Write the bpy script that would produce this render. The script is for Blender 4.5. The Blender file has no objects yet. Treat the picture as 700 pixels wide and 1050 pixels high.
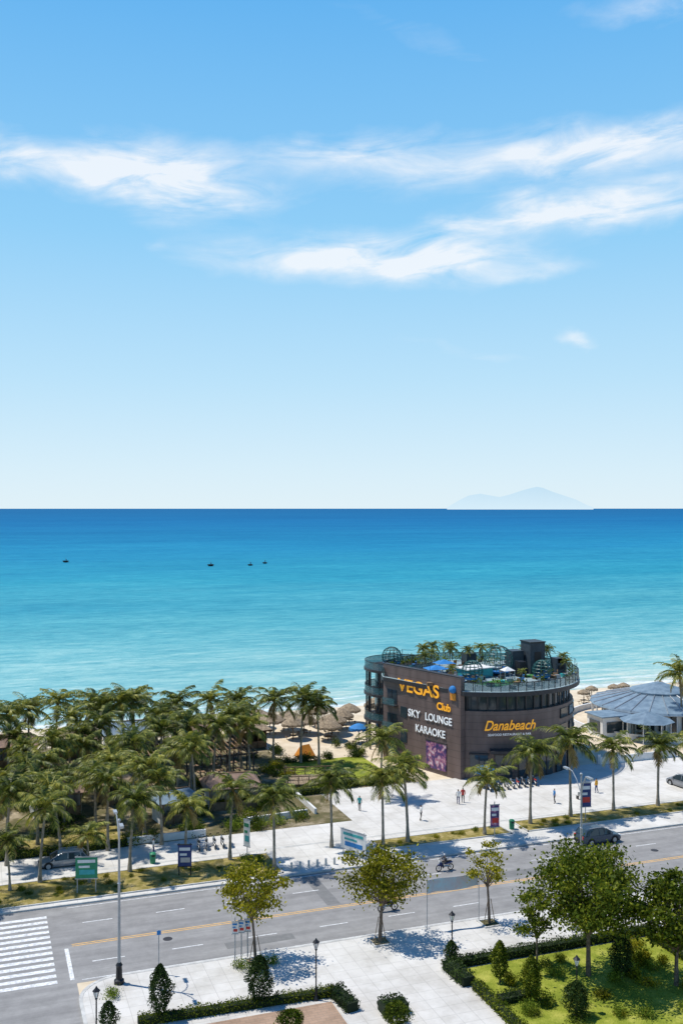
import bpy, math, random
import numpy as np
from mathutils import Vector, Matrix
R=math.radians
random.seed(7); rng=np.random.default_rng(7)
sc=bpy.context.scene
COL=sc.collection
def link(o,parent=None):
    COL.objects.link(o)
    if parent: o.parent=parent
    return o
def empty(name,loc=(0,0,0),rot=0):
    e=bpy.data.objects.new(name,None); e.location=loc; e.rotation_euler=(0,0,rot); return link(e)

# ------------------------------------------------------------------ materials
def nodes_of(m):
    m.use_nodes=True; nt=m.node_tree
    return nt,nt.nodes,nt.links,nt.nodes["Principled BSDF"]
def ramp_node(nt,stops,interp='LINEAR'):
    r=nt.nodes.new("ShaderNodeValToRGB"); cr=r.color_ramp; cr.interpolation=interp
    while len(cr.elements)<len(stops): cr.elements.new(0.5)
    for e,(p,c) in zip(cr.elements,stops):
        e.position=p; e.color=(c[0],c[1],c[2],1)
    return r
def mat(name,c,rough=0.7,c2=None,scale=2.0,metal=0.0,bump=0.0,bscale=None,spec=0.3,detail=5,emit=0):
    m=bpy.data.materials.new(name); nt,N,L,b=nodes_of(m)
    b.inputs["Roughness"].default_value=rough; b.inputs["Metallic"].default_value=metal
    b.inputs["Specular IOR Level"].default_value=spec
    if c2 is None: c2=tuple(x*0.75 for x in c)
    g=N.new("ShaderNodeNewGeometry")
    n=N.new("ShaderNodeTexNoise"); n.inputs["Scale"].default_value=scale; n.inputs["Detail"].default_value=detail; n.inputs["Roughness"].default_value=0.65
    L.new(g.outputs["Position"],n.inputs["Vector"])
    r=ramp_node(nt,[(0.35,c2),(0.65,c)]); L.new(n.outputs["Fac"],r.inputs[0]); L.new(r.outputs[0],b.inputs["Base Color"])
    if emit: L.new(r.outputs[0],b.inputs["Emission Color"]); b.inputs["Emission Strength"].default_value=emit
    if bump>0:
        n2=N.new("ShaderNodeTexNoise"); n2.inputs["Scale"].default_value=bscale or scale*6; n2.inputs["Detail"].default_value=4
        L.new(g.outputs["Position"],n2.inputs["Vector"])
        bu=N.new("ShaderNodeBump"); bu.inputs["Strength"].default_value=bump; bu.inputs["Distance"].default_value=0.05
        L.new(n2.outputs["Fac"],bu.inputs["Height"]); L.new(bu.outputs[0],b.inputs["Normal"])
    return m
def foliage(name,dark,mid,light,trans=0.3,spec=0.12):
    m=bpy.data.materials.new(name); nt,N,L,b=nodes_of(m)
    g=N.new("ShaderNodeNewGeometry")
    n=N.new("ShaderNodeTexNoise"); n.inputs["Scale"].default_value=0.9; n.inputs["Detail"].default_value=3
    L.new(g.outputs["Position"],n.inputs["Vector"])
    a=N.new("ShaderNodeMath"); a.operation='MULTIPLY_ADD'; L.new(g.outputs["Random Per Island"],a.inputs[0]); a.inputs[1].default_value=0.65
    s=N.new("ShaderNodeMath"); s.operation='MULTIPLY_ADD'; L.new(n.outputs["Fac"],s.inputs[0]); s.inputs[1].default_value=0.9; s.inputs[2].default_value=-0.28
    L.new(s.outputs[0],a.inputs[2])
    oi=N.new("ShaderNodeObjectInfo"); v=N.new("ShaderNodeMath"); v.operation='MULTIPLY_ADD'; L.new(oi.outputs["Random"],v.inputs[0]); v.inputs[1].default_value=0.26; v.inputs[2].default_value=-0.13
    a2=N.new("ShaderNodeMath"); a2.operation='ADD'; L.new(a.outputs[0],a2.inputs[0]); L.new(v.outputs[0],a2.inputs[1])
    r=ramp_node(nt,[(0.05,dark),(0.5,mid),(0.95,light)]); L.new(a2.outputs[0],r.inputs[0])
    L.new(r.outputs[0],b.inputs["Base Color"]); b.inputs["Roughness"].default_value=0.5; b.inputs["Specular IOR Level"].default_value=spec
    t=N.new("ShaderNodeBsdfTranslucent"); L.new(r.outputs[0],t.inputs[0])
    mx=N.new("ShaderNodeMixShader"); mx.inputs[0].default_value=trans
    L.new(b.outputs[0],mx.inputs[1]); L.new(t.outputs[0],mx.inputs[2]); L.new(mx.outputs[0],N["Material Output"].inputs[0])
    return m
def tiles(name,c,c2,w,h,mortar,mc,stain=0.25,off=0.0):
    m=bpy.data.materials.new(name); nt,N,L,b=nodes_of(m)
    g=N.new("ShaderNodeNewGeometry")
    br=N.new("ShaderNodeTexBrick"); br.offset=off; br.inputs["Scale"].default_value=1; br.inputs["Brick Width"].default_value=w; br.inputs["Row Height"].default_value=h
    br.inputs["Mortar Size"].default_value=mortar; br.inputs["Mortar Smooth"].default_value=0.3
    for k,cc in (("Color1",c),("Color2",c2),("Mortar",mc)): br.inputs[k].default_value=(*cc,1)
    L.new(g.outputs["Position"],br.inputs["Vector"])
    n=N.new("ShaderNodeTexNoise"); n.inputs["Scale"].default_value=0.3; n.inputs["Detail"].default_value=9; n.inputs["Roughness"].default_value=0.72
    L.new(g.outputs["Position"],n.inputs["Vector"])
    r=ramp_node(nt,[(0.32,(1-stain,1-stain*1.05,1-stain*1.15)),(0.58,(1,1,1))]); L.new(n.outputs["Fac"],r.inputs[0])
    mx=N.new("ShaderNodeMixRGB"); mx.blend_type='MULTIPLY'; mx.inputs[0].default_value=1
    L.new(br.outputs["Color"],mx.inputs[1]); L.new(r.outputs[0],mx.inputs[2]); L.new(mx.outputs[0],b.inputs["Base Color"])
    b.inputs["Roughness"].default_value=0.85; b.inputs["Specular IOR Level"].default_value=0.2
    return m
M={}
M['sand']=mat('sand',(0.66,0.56,0.42),0.95,(0.52,0.42,0.29),0.4,bump=0.3)
M['pave']=tiles('pavement_tiles',(0.60,0.575,0.535),(0.555,0.53,0.49),1.2,1.2,0.025,(0.45,0.43,0.40),0.26)
M['pave2']=tiles('pavement_tiles_far',(0.62,0.595,0.555),(0.58,0.555,0.515),2.0,2.0,0.04,(0.49,0.47,0.44),0.24)
M['court']=tiles('court_bricks',(0.40,0.27,0.19),(0.34,0.23,0.16),0.6,0.3,0.02,(0.26,0.2,0.15),0.3,0.5)
M['conc']=mat('concrete',(0.54,0.53,0.50),0.9,(0.38,0.37,0.35),1.2)
M['white']=mat('white_render',(0.72,0.71,0.69),0.7,(0.58,0.57,0.55),0.8)
M['paint_w']=mat('road_paint_white',(0.78,0.78,0.76),0.8,(0.42,0.42,0.42),3.5)
M['paint_y']=mat('road_paint_yellow',(0.76,0.44,0.14),0.8,(0.46,0.31,0.15),3.5)
M['trunk']=mat('palm_trunk',(0.36,0.31,0.24),0.95,(0.18,0.15,0.11),3,bump=0.5)
M['bark']=mat('bark',(0.20,0.15,0.11),0.95,(0.10,0.07,0.05),4,bump=0.5)
M['frond']=foliage('palm_frond',(0.020,0.034,0.005),(0.12,0.15,0.018),(0.44,0.40,0.07),0.34,0.35)
M['frond_dry']=foliage('palm_frond_dry',(0.14,0.09,0.03),(0.30,0.21,0.07),(0.48,0.36,0.15),0.2)
M['leaf_y']=foliage('leaves_yellowgreen',(0.045,0.055,0.003),(0.22,0.21,0.010),(0.50,0.42,0.03),0.35)
M['leaf_g']=foliage('leaves_green',(0.011,0.026,0.002),(0.080,0.115,0.008),(0.27,0.28,0.022),0.3)
M['leaf_d']=foliage('leaves_dark',(0.008,0.02,0.005),(0.030,0.058,0.012),(0.085,0.12,0.025),0.2)
M['leaf_l']=foliage('leaves_light',(0.05,0.08,0.008),(0.17,0.23,0.02),(0.34,0.38,0.05),0.3)
M['coco']=mat('coconut',(0.35,0.25,0.06),0.6)
M['black']=mat('black_metal',(0.02,0.02,0.022),0.4)
M['dark']=mat('dark_frame',(0.045,0.042,0.045),0.5)
M['rubber']=mat('rubber',(0.02,0.02,0.02),0.8)
M['steel']=mat('grey_steel',(0.42,0.43,0.44),0.4,metal=0.4)
M['wood']=mat('weathered_wood',(0.26,0.17,0.10),0.85,(0.15,0.09,0.05),3)
M['thatch']=mat('thatch',(0.38,0.29,0.19),0.95,(0.16,0.12,0.08),3,bump=0.8)
M['orange']=mat('orange_fabric',(0.80,0.30,0.04),0.7)
M['blue']=mat('blue_fabric',(0.03,0.20,0.50),0.7)
M['teal']=mat('teal_panel',(0.05,0.35,0.36),0.5)
M['green']=mat('green_panel',(0.03,0.24,0.12),0.5)
M['red']=mat('red_panel',(0.55,0.05,0.04),0.5)
M['yellow']=mat('yellow_sign',(0.85,0.42,0.03),0.5)
M['letter_o']=mat('orange_letters_added_glow',(0.98,0.46,0.04),0.4,(0.95,0.40,0.03),emit=0.25)  # faint emission added to brighten the letters on the shaded wall
M['letter_w']=mat('white_letters_added_glow',(0.85,0.85,0.85),0.4,(0.8,0.8,0.8),emit=0.12)  # weaker added emission, lifts the white lettering too
M['navy']=mat('navy_panel',(0.03,0.05,0.16),0.5)
M['skin']=mat('skin',(0.42,0.26,0.18),0.6)
M['hair']=mat('hair',(0.02,0.015,0.01),0.6)
M['roofgrey']=mat('grey_roof_sheet',(0.20,0.27,0.33),0.5,(0.11,0.16,0.21),0.8)
M['roofbrown']=mat('brown_roof_sheet',(0.26,0.17,0.12),0.7,(0.14,0.09,0.07),1.5)
M['deck']=mat('roof_deck',(0.30,0.38,0.40),0.8,(0.18,0.24,0.26),0.8)
M['turf']=mat('artificial_turf',(0.05,0.20,0.05),0.9)
def purple():
    m=bpy.data.materials.new('poster_print'); nt,N,L,b=nodes_of(m)
    g=N.new("ShaderNodeNewGeometry"); n=N.new("ShaderNodeTexNoise"); n.inputs["Scale"].default_value=1.6; n.inputs["Detail"].default_value=4
    L.new(g.outputs["Position"],n.inputs["Vector"])
    r=ramp_node(nt,[(0.35,(0.03,0.03,0.10)),(0.48,(0.08,0.04,0.16)),(0.56,(0.34,0.12,0.20)),(0.68,(0.6,0.5,0.55))]); L.new(n.outputs["Fac"],r.inputs[0]); L.new(r.outputs[0],b.inputs["Base Color"])
    b.inputs["Roughness"].default_value=0.4; return m
M['poster']=purple()
def cladding():
    m=bpy.data.materials.new('brown_cladding'); nt,N,L,b=nodes_of(m)
    g=N.new("ShaderNodeNewGeometry"); s=N.new("ShaderNodeSeparateXYZ"); L.new(g.outputs["Position"],s.inputs[0])
    d=N.new("ShaderNodeMath"); d.operation='DIVIDE'; L.new(s.outputs[2],d.inputs[0]); d.inputs[1].default_value=0.9
    f=N.new("ShaderNodeMath"); f.operation='FRACT'; L.new(d.outputs[0],f.inputs[0])
    r=ramp_node(nt,[(0.0,(0.5,0.5,0.5)),(0.05,(1,1,1)),(0.95,(1,1,1)),(1.0,(0.5,0.5,0.5))]); L.new(f.outputs[0],r.inputs[0])
    mp=N.new("ShaderNodeMapping"); mp.inputs["Scale"].default_value=(0.9,0.9,0.25); L.new(g.outputs["Position"],mp.inputs[0])
    n=N.new("ShaderNodeTexNoise"); n.inputs["Scale"].default_value=1; n.inputs["Detail"].default_value=8; L.new(mp.outputs[0],n.inputs["Vector"])
    r2=ramp_node(nt,[(0.3,(0.092,0.062,0.056)),(0.7,(0.158,0.110,0.098))]); L.new(n.outputs["Fac"],r2.inputs[0])
    mx=N.new("ShaderNodeMixRGB"); mx.blend_type='MULTIPLY'; mx.inputs[0].default_value=1; L.new(r2.outputs[0],mx.inputs[1]); L.new(r.outputs[0],mx.inputs[2])
    L.new(mx.outputs[0],b.inputs["Base Color"]); b.inputs["Roughness"].default_value=0.55
    return m
M['clad']=cladding()
def glass(name,c,alpha=1.0,rough=0.05):
    m=bpy.data.materials.new(name); nt,N,L,b=nodes_of(m)
    b.inputs["Base Color"].default_value=(*c,1); b.inputs["Roughness"].default_value=rough; b.inputs["Specular IOR Level"].default_value=0.6
    if alpha<1: b.inputs["Alpha"].default_value=alpha
    return m
M['glass']=glass('window_glass',(0.03,0.045,0.055)); M['railglass']=glass('railing_glass',(0.07,0.16,0.18),0.45)
M['bulb']=glass('lamp_globe',(0.7,0.7,0.68),1,0.2)
M['carpaint']=mat('car_paint_bluegrey',(0.05,0.075,0.11),0.22,(0.045,0.07,0.10),spec=0.6,metal=0.3)
M['carpaint2']=mat('car_paint_silver',(0.30,0.31,0.33),0.22,(0.27,0.28,0.30),spec=0.6,metal=0.4)
def asphalt():
    m=bpy.data.materials.new('asphalt'); nt,N,L,b=nodes_of(m)
    g=N.new("ShaderNodeNewGeometry")
    mp=N.new("ShaderNodeMapping"); mp.inputs["Scale"].default_value=(0.05,0.9,1); L.new(g.outputs["Position"],mp.inputs[0])
    n=N.new("ShaderNodeTexNoise"); n.inputs["Scale"].default_value=1; n.inputs["Detail"].default_value=8; n.inputs["Roughness"].default_value=0.65; L.new(mp.outputs[0],n.inputs["Vector"])
    r=ramp_node(nt,[(0.3,(0.205,0.198,0.192)),(0.7,(0.31,0.30,0.288))]); L.new(n.outputs["Fac"],r.inputs[0])
    n2=N.new("ShaderNodeTexNoise"); n2.inputs["Scale"].default_value=0.5; n2.inputs["Detail"].default_value=9; n2.inputs["Roughness"].default_value=0.75; L.new(g.outputs["Position"],n2.inputs["Vector"])
    r2=ramp_node(nt,[(0.35,(0.80,)*3),(0.65,(1.08,)*3)]); L.new(n2.outputs["Fac"],r2.inputs[0])
    mx=N.new("ShaderNodeMixRGB"); mx.blend_type='MULTIPLY'; mx.inputs[0].default_value=1; L.new(r.outputs[0],mx.inputs[1]); L.new(r2.outputs[0],mx.inputs[2])
    L.new(mx.outputs[0],b.inputs["Base Color"]); b.inputs["Roughness"].default_value=0.85; b.inputs["Specular IOR Level"].default_value=0.2
    return m
M['asphalt']=asphalt()
def grass(name,a,bb,c,sc_=0.6):
    m=bpy.data.materials.new(name); nt,N,L,b=nodes_of(m)
    g=N.new("ShaderNodeNewGeometry")
    n=N.new("ShaderNodeTexNoise"); n.inputs["Scale"].default_value=sc_; n.inputs["Detail"].default_value=10; n.inputs["Roughness"].default_value=0.75; L.new(g.outputs["Position"],n.inputs["Vector"])
    r=ramp_node(nt,[(0.32,a),(0.5,bb),(0.68,c)]); L.new(n.outputs["Fac"],r.inputs[0]); L.new(r.outputs[0],b.inputs["Base Color"])
    n2=N.new("ShaderNodeTexNoise"); n2.inputs["Scale"].default_value=9; n2.inputs["Detail"].default_value=5; L.new(g.outputs["Position"],n2.inputs["Vector"])
    bu=N.new("ShaderNodeBump"); bu.inputs["Strength"].default_value=0.8; bu.inputs["Distance"].default_value=0.12; L.new(n2.outputs["Fac"],bu.inputs["Height"]); L.new(bu.outputs[0],b.inputs["Normal"])
    b.inputs["Roughness"].default_value=0.9; b.inputs["Specular IOR Level"].default_value=0.1
    return m
M['lawn']=grass('lawn_grass',(0.10,0.14,0.015),(0.22,0.25,0.03),(0.40,0.39,0.08))
M['dry']=grass('dry_grass',(0.10,0.10,0.02),(0.25,0.20,0.06),(0.48,0.38,0.19),0.9)
M['soil']=grass('garden_soil',(0.045,0.06,0.015),(0.15,0.125,0.065),(0.46,0.38,0.27),0.22)

# ------------------------------------------------------------------ mesh builder
class MB:
    def __init__(s): s.v=[]; s.f=[]; s.m=[]
    def add(s,vs,fs,mi=0):
        o=len(s.v); s.v.extend([tuple(p) for p in vs]); s.f.extend([tuple(i+o for i in f) for f in fs]); s.m.extend([mi]*len(fs))
    def box(s,c,d,mi=0,rot=0,tilt=0):
        cx,cy,cz=c; dx,dy,dz=[x/2 for x in d]; cr,sr=math.cos(rot),math.sin(rot)
        vs=[]
        for x in(-dx,dx):
            for y in(-dy,dy):
                for z in(-dz,dz):
                    X,Z=x,z
                    if tilt: X=x*math.cos(tilt)+z*math.sin(tilt); Z=-x*math.sin(tilt)+z*math.cos(tilt)
                    vs.append((cx+X*cr-y*sr,cy+X*sr+y*cr,cz+Z))
        s.add(vs,[(0,1,3,2),(4,6,7,5),(0,4,5,1),(2,3,7,6),(0,2,6,4),(1,5,7,3)],mi)
    def tube(s,pts,rad,n=8,mi=0,cap=True):
        pts=[Vector(p) for p in pts]; 
        if not hasattr(rad,'__len__'): rad=[rad]*len(pts)
        vs=[]; 
        for i,p in enumerate(pts):
            t=(pts[min(i+1,len(pts)-1)]-pts[max(i-1,0)]).normalized()
            a=Vector((0,1,0)) if abs(t.y)<0.9 else Vector((1,0,0))
            x=t.cross(a).normalized(); y=t.cross(x)
            for k in range(n):
                an=2*math.pi*k/n; vs.append(p+(x*math.cos(an)+y*math.sin(an))*rad[i])
        fs=[]
        for i in range(len(pts)-1):
            for k in range(n): fs.append((i*n+k,i*n+(k+1)%n,(i+1)*n+(k+1)%n,(i+1)*n+k))
        if cap: fs.append(tuple(range(n))[::-1]); fs.append(tuple((len(pts)-1)*n+k for k in range(n)))
        s.add(vs,fs,mi)
    def lathe(s,c,prof,n=16,mi=0,a0=0,a1=2*math.pi,closed=True):
        m=len(prof); cnt=n if closed else n+1; vs=[]
        for k in range(cnt):
            a=a0+(a1-a0)*k/n
            for r,z in prof: vs.append((c[0]+r*math.cos(a),c[1]+r*math.sin(a),c[2]+z))
        fs=[]
        for k in range(n):
            k2=(k+1)%cnt
            for i in range(m-1): fs.append((k*m+i,k2*m+i,k2*m+i+1,k*m+i+1))
        s.add(vs,fs,mi)
    def sphere(s,c,r,mi=0,n=10,sz=1):
        pr=[(max(1e-4,r*math.sin(math.pi*i/n)),-r*sz*math.cos(math.pi*i/n)) for i in range(n+1)]
        s.lathe(c,pr,n+4,mi)
    def prism(s,poly,z0,z1,mi=0,top=None):
        n=len(poly); vs=[(x,y,z0) for x,y in poly]+[(x,y,z1) for x,y in poly]
        s.add(vs,[(i,(i+1)%n,n+(i+1)%n,n+i) for i in range(n)],mi)
        s.add(vs,[tuple(range(n,2*n)),tuple(range(n))[::-1]],mi if top is None else top)
    def done(s,name,mats,parent=None,smooth=False,loc=(0,0,0),rot=0,mesh_only=False):
        me=bpy.data.meshes.new(name); me.from_pydata(s.v,[],s.f)
        for m in mats: me.materials.append(M[m] if isinstance(m,str) else m)
        me.polygons.foreach_set("material_index",s.m)
        if smooth: me.polygons.foreach_set("use_smooth",[True]*len(s.f))
        me.update()
        if mesh_only: return me
        o=bpy.data.objects.new(name,me); o.location=loc; o.rotation_euler=(0,0,rot)
        return link(o,parent)
def place(name,me,loc,rot=0,scale=1,sz=None):
    o=bpy.data.objects.new(name,me); o.location=loc; o.rotation_euler=(0,0,rot); o.scale=(scale,scale,sz or scale); return link(o)

# ------------------------------------------------------------------ camera
cam=bpy.data.cameras.new("camera"); co=bpy.data.objects.new("camera",cam); link(co)
co.location=(0,0,34); co.rotation_euler=(R(90),0,R(-20))
cam.sensor_fit='VERTICAL'; cam.sensor_height=36; cam.lens=35; cam.shift_y=-4/1050; cam.clip_start=0.5; cam.clip_end=200000
sc.camera=co
sc.view_settings.view_transform='Standard'; sc.view_settings.look='None'; sc.view_settings.exposure=0

# ------------------------------------------------------------------ sun + sky
EL=64; sd=Vector((-0.80,0.60,0)).normalized()*math.cos(R(EL)); sd.z=math.sin(R(EL))
sun=bpy.data.lights.new("sun",'SUN'); so=bpy.data.objects.new("sun",sun); link(so)
sun.energy=5.0; sun.angle=R(0.5); sun.color=(1,0.965,0.89); so.rotation_euler=(-sd).to_track_quat('-Z','Y').to_euler(); so.location=(0,0,80)
w=bpy.data.worlds.new("World"); sc.world=w; w.use_nodes=True
nt=w.node_tree; N=nt.nodes; L=nt.links; bg=N["Background"]; ST=0.12; bg.inputs[1].default_value=ST
sky=N.new("ShaderNodeTexSky"); sky.sky_type='NISHITA'; sky.sun_disc=False
sky.sun_elevation=R(EL); sky.sun_rotation=R(-53); sky.dust_density=0.2; sky.air_density=1.0; sky.ozone_density=2
def MATH(op,a,b=None,c=None,clamp=False):
    n=N.new("ShaderNodeMath"); n.operation=op; n.use_clamp=clamp
    for i,x in enumerate((a,b,c)):
        if x is None: continue
        if isinstance(x,(int,float)): n.inputs[i].default_value=x
        else: L.new(x,n.inputs[i])
    return n.outputs[0]
tc=N.new("ShaderNodeTexCoord"); nm=N.new("ShaderNodeVectorMath"); nm.operation='NORMALIZE'; L.new(tc.outputs["Generated"],nm.inputs[0])
sp=N.new("ShaderNodeSeparateXYZ"); L.new(nm.outputs[0],sp.inputs[0])
az=MATH('MULTIPLY',MATH('ARCTAN2',sp.outputs[0],sp.outputs[1]),57.2958)
el=MATH('MULTIPLY',MATH('ARCSINE',sp.outputs[2]),57.2958)
elc=MATH('DIVIDE',el,90,clamp=True)
def lin(r,g,b): 
    f=lambda x:(x/255/12.92 if x<10 else ((x/255+0.055)/1.055)**2.4)
    return (f(r),f(g),f(b))
g0=ramp_node(nt,[(0.0,lin(224,242,251)),(0.022,lin(216,239,252)),(0.08,lin(188,228,252)),(0.17,lin(146,209,250)),(0.30,lin(102,182,243)),(0.42,lin(48,118,200)),(1.0,lin(26,80,160))])
L.new(elc,g0.inputs[0])
sc1=N.new("ShaderNodeVectorMath"); sc1.operation='SCALE'; sc1.inputs["Scale"].default_value=1/ST; L.new(g0.outputs[0],sc1.inputs[0])
mx0=N.new("ShaderNodeMixRGB"); mx0.inputs[0].default_value=0.94; L.new(sky.outputs[0],mx0.inputs[1]); L.new(sc1.outputs[0],mx0.inputs[2])
cv=N.new("ShaderNodeCombineXYZ"); L.new(MATH('MULTIPLY',az,0.17),cv.inputs[0]); L.new(MATH('ADD',MATH('MULTIPLY',el,0.62),MATH('MULTIPLY',az,-0.035)),cv.inputs[1])
n1=N.new("ShaderNodeTexNoise"); n1.inputs["Scale"].default_value=1.0; n1.inputs["Detail"].default_value=10; n1.inputs["Roughness"].default_value=0.60; n1.inputs["Distortion"].default_value=0.6; L.new(cv.outputs[0],n1.inputs["Vector"])
cv2=N.new("ShaderNodeCombineXYZ"); L.new(MATH('MULTIPLY',az,0.35),cv2.inputs[0]); L.new(MATH('MULTIPLY',el,0.6),cv2.inputs[1]); cv2.inputs[2].default_value=3.3
n2=N.new("ShaderNodeTexNoise"); n2.inputs["Scale"].default_value=1.0; n2.inputs["Detail"].default_value=6; L.new(cv2.outputs[0],n2.inputs["Vector"])
sn=N.new("ShaderNodeSeparateColor"); L.new(n2.outputs["Color"],sn.inputs[0])
azd=MATH('ADD',az,MATH('MULTIPLY',MATH('SUBTRACT',sn.outputs[0],0.5),4.0))
eld=MATH('ADD',el,MATH('MULTIPLY',MATH('SUBTRACT',sn.outputs[1],0.5),1.6))
blobs=[(80,174,130,17,-5,1.15),(175,184,65,28,-10,1.1),(330,158,110,13,3,0.7),(560,158,170,18,3,1.05),(660,150,80,15,0,0.5),
(370,265,120,16,0,1.3),(455,268,60,18,0,0.9),(515,224,90,13,8,0.9),(630,210,95,17,2,1.15),(592,347,20,6,-8,0.8),(655,8,60,10,0,0.4),(535,282,55,8,6,0.5),(440,42,130,10,-20,0.14),(480,360,60,6,-8,0.25),(160,252,14,5,0,0.2),(285,192,16,6,0,0.25)]
tot=None
for px,py,rx,ry,tilt,amp in blobs:
    a=math.atan((px-350)/1020.8); e=math.degrees(math.atan((521-py)/1020.8*math.cos(a))); a=math.degrees(a)+20
    rx/=17.8; ry/=17.8; c,s=math.cos(R(tilt)),math.sin(R(tilt))
    da=MATH('SUBTRACT',azd,a); de=MATH('SUBTRACT',eld,e)
    x=MATH('ADD',MATH('MULTIPLY',da,c/rx),MATH('MULTIPLY',de,s/rx)); y=MATH('ADD',MATH('MULTIPLY',da,-s/ry),MATH('MULTIPLY',de,c/ry))
    r2=MATH('ADD',MATH('MULTIPLY',x,x),MATH('MULTIPLY',y,y))
    g=MATH('MULTIPLY',MATH('EXPONENT',MATH('MULTIPLY',r2,-0.9)),amp)
    tot=g if tot is None else MATH('ADD',tot,g)
den=MATH('MULTIPLY',tot,MATH('MULTIPLY_ADD',n1.outputs["Fac"],3.4,-0.95))
den=MATH('MULTIPLY_ADD',den,1.0,-0.05,clamp=True)
den=MATH('MULTIPLY',den,0.84)
mx1=N.new("ShaderNodeMixRGB"); L.new(den,mx1.inputs[0]); L.new(mx0.outputs[0],mx1.inputs[1]); mx1.inputs[2].default_value=(0.94/ST,0.965/ST,1.0/ST,1)
L.new(mx1.outputs[0],bg.inputs[0])

# ------------------------------------------------------------------ ground, sea, hill
b=MB()
ys=[(-3000,0),(100,0),(145,0),(150,-0.02),(156,-0.15),(160,-0.35),(164,-0.6),(170,-1.2),(200,-3),(400,-10),(60000,-30)]
xs=[-60000,-3000,-300,-100,0,60,120,200,400,3000,60000]
for y,z in ys:
    for x in xs: b.v.append((x,y,z))
for j in range(len(ys)-1):
    for i in range(len(xs)-1):
        k=j*len(xs)+i; b.f.append((k,k+1,k+1+len(xs),k+len(xs))); b.m.append(0)
b.done('ground',['sand'])
def seamat():
    m=bpy.data.materials.new('sea_water'); nt,N,L,b=nodes_of(m)
    g=N.new("ShaderNodeNewGeometry"); s=N.new("ShaderNodeSeparateXYZ"); L.new(g.outputs["Position"],s.inputs[0])
    def Mt(op,a,bb=None,clamp=False):
        n=N.new("ShaderNodeMath"); n.operation=op; n.use_clamp=clamp
        for i,x in enumerate((a,bb)):
            if x is None: continue
            if isinstance(x,(int,float)): n.inputs[i].default_value=x
            else: L.new(x,n.inputs[i])
        return n.outputs[0]
    t=Mt('DIVIDE',100,Mt('SUBTRACT',s.outputs[1],65))
    def noise(sx,sy,detail,rough=0.6):
        mp=N.new("ShaderNodeMapping"); mp.inputs["Scale"].default_value=(sx,sy,1); L.new(g.outputs["Position"],mp.inputs[0])
        n=N.new("ShaderNodeTexNoise"); n.inputs["Scale"].default_value=1; n.inputs["Detail"].default_value=detail; n.inputs["Roughness"].default_value=rough; L.new(mp.outputs[0],n.inputs["Vector"]); return n.outputs["Fac"]
    nb=noise(0.004,0.016,7)
    t2=Mt('ADD',t,Mt('MULTIPLY',Mt('MULTIPLY',Mt('SUBTRACT',nb,0.5),t),0.7))
    r=ramp_node(nt,[(0.0,(0.006,0.10,0.23)),(0.04,(0.006,0.125,0.275)),(0.12,(0.012,0.19,0.325)),(0.25,(0.026,0.26,0.345)),(0.42,(0.085,0.345,0.385)),(0.6,(0.18,0.43,0.435)),(0.8,(0.27,0.49,0.465)),(0.95,(0.36,0.51,0.46)),(1.0,(0.45,0.50,0.42))]); L.new(t2,r.inputs[0])
    def tone(prev,nz,lo,hi,a,bb,fac):
        rr=ramp_node(nt,[(a,lo),((a+bb)/2,(1,1,1)),(bb,hi)]); L.new(nz,rr.inputs[0])
        m1=N.new("ShaderNodeMixRGB"); m1.blend_type='MULTIPLY'; m1.inputs[0].default_value=fac; L.new(prev,m1.inputs[1]); L.new(rr.outputs[0],m1.inputs[2]); return m1.outputs[0]
    c=tone(r.outputs[0],noise(0.13,0.40,7,0.78),(0.5,0.74,0.82),(1.8,1.24,1.15),0.36,0.66,0.9)
    c=tone(c,noise(0.009,0.03,10,0.85),(0.6,0.80,0.87),(1.5,1.16,1.10),0.36,0.66,0.85)
    c=tone(c,noise(0.0012,0.004,6,0.7),(0.7,0.85,0.9),(1.3,1.10,1.06),0.35,0.65,0.7)
    wob=noise(0.05,0.02,5); yy=Mt('ADD',s.outputs[1],Mt('MULTIPLY',Mt('SUBTRACT',wob,0.5),9))
    fo=None
    for yc,wd,am in((164.2,1.8,1.1),(170.5,0.9,0.8),(179,0.5,0.3)):
        d=Mt('DIVIDE',Mt('ABSOLUTE',Mt('SUBTRACT',yy,yc)),wd); q=Mt('MULTIPLY',Mt('SUBTRACT',1,d,True),am); fo=q if fo is None else Mt('MAXIMUM',fo,q)
    nf=noise(0.3,0.9,6,0.75); fo=Mt('MULTIPLY',fo,Mt('MULTIPLY',Mt('SUBTRACT',nf,0.32),4.5,),True)
    m3=N.new("ShaderNodeMixRGB"); L.new(fo,m3.inputs[0]); L.new(c,m3.inputs[1]); m3.inputs[2].default_value=(0.75,0.78,0.78,1)
    df=N.new("ShaderNodeBsdfDiffuse"); L.new(m3.outputs[0],df.inputs[0])
    gl=N.new("ShaderNodeBsdfGlossy"); gl.inputs["Roughness"].default_value=0.3; gl.inputs[0].default_value=(0.6,0.8,1,1)
    bu=N.new("ShaderNodeBump"); bu.inputs["Strength"].default_value=0.7; bu.inputs["Distance"].default_value=1.0; L.new(noise(0.25,0.8,5,0.7),bu.inputs["Height"]); L.new(bu.outputs[0],gl.inputs["Normal"]); L.new(bu.outputs[0],df.inputs["Normal"])
    mx=N.new("ShaderNodeMixShader"); mx.inputs[0].default_value=0.06; L.new(df.outputs[0],mx.inputs[1]); L.new(gl.outputs[0],mx.inputs[2]); L.new(mx.outputs[0],N["Material Output"].inputs[0])
    return m
b=MB()
for y in (150,300,1000,5000,60000):
    for x in (-60000,-2000,0,400,3000,60000): b.v.append((x,y,-0.5))
for j in range(4):
    for i in range(5): k=j*6+i; b.f.append((k,k+1,k+7,k+6)); b.m.append(0)
b.done('sea',[seamat()])
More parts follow.
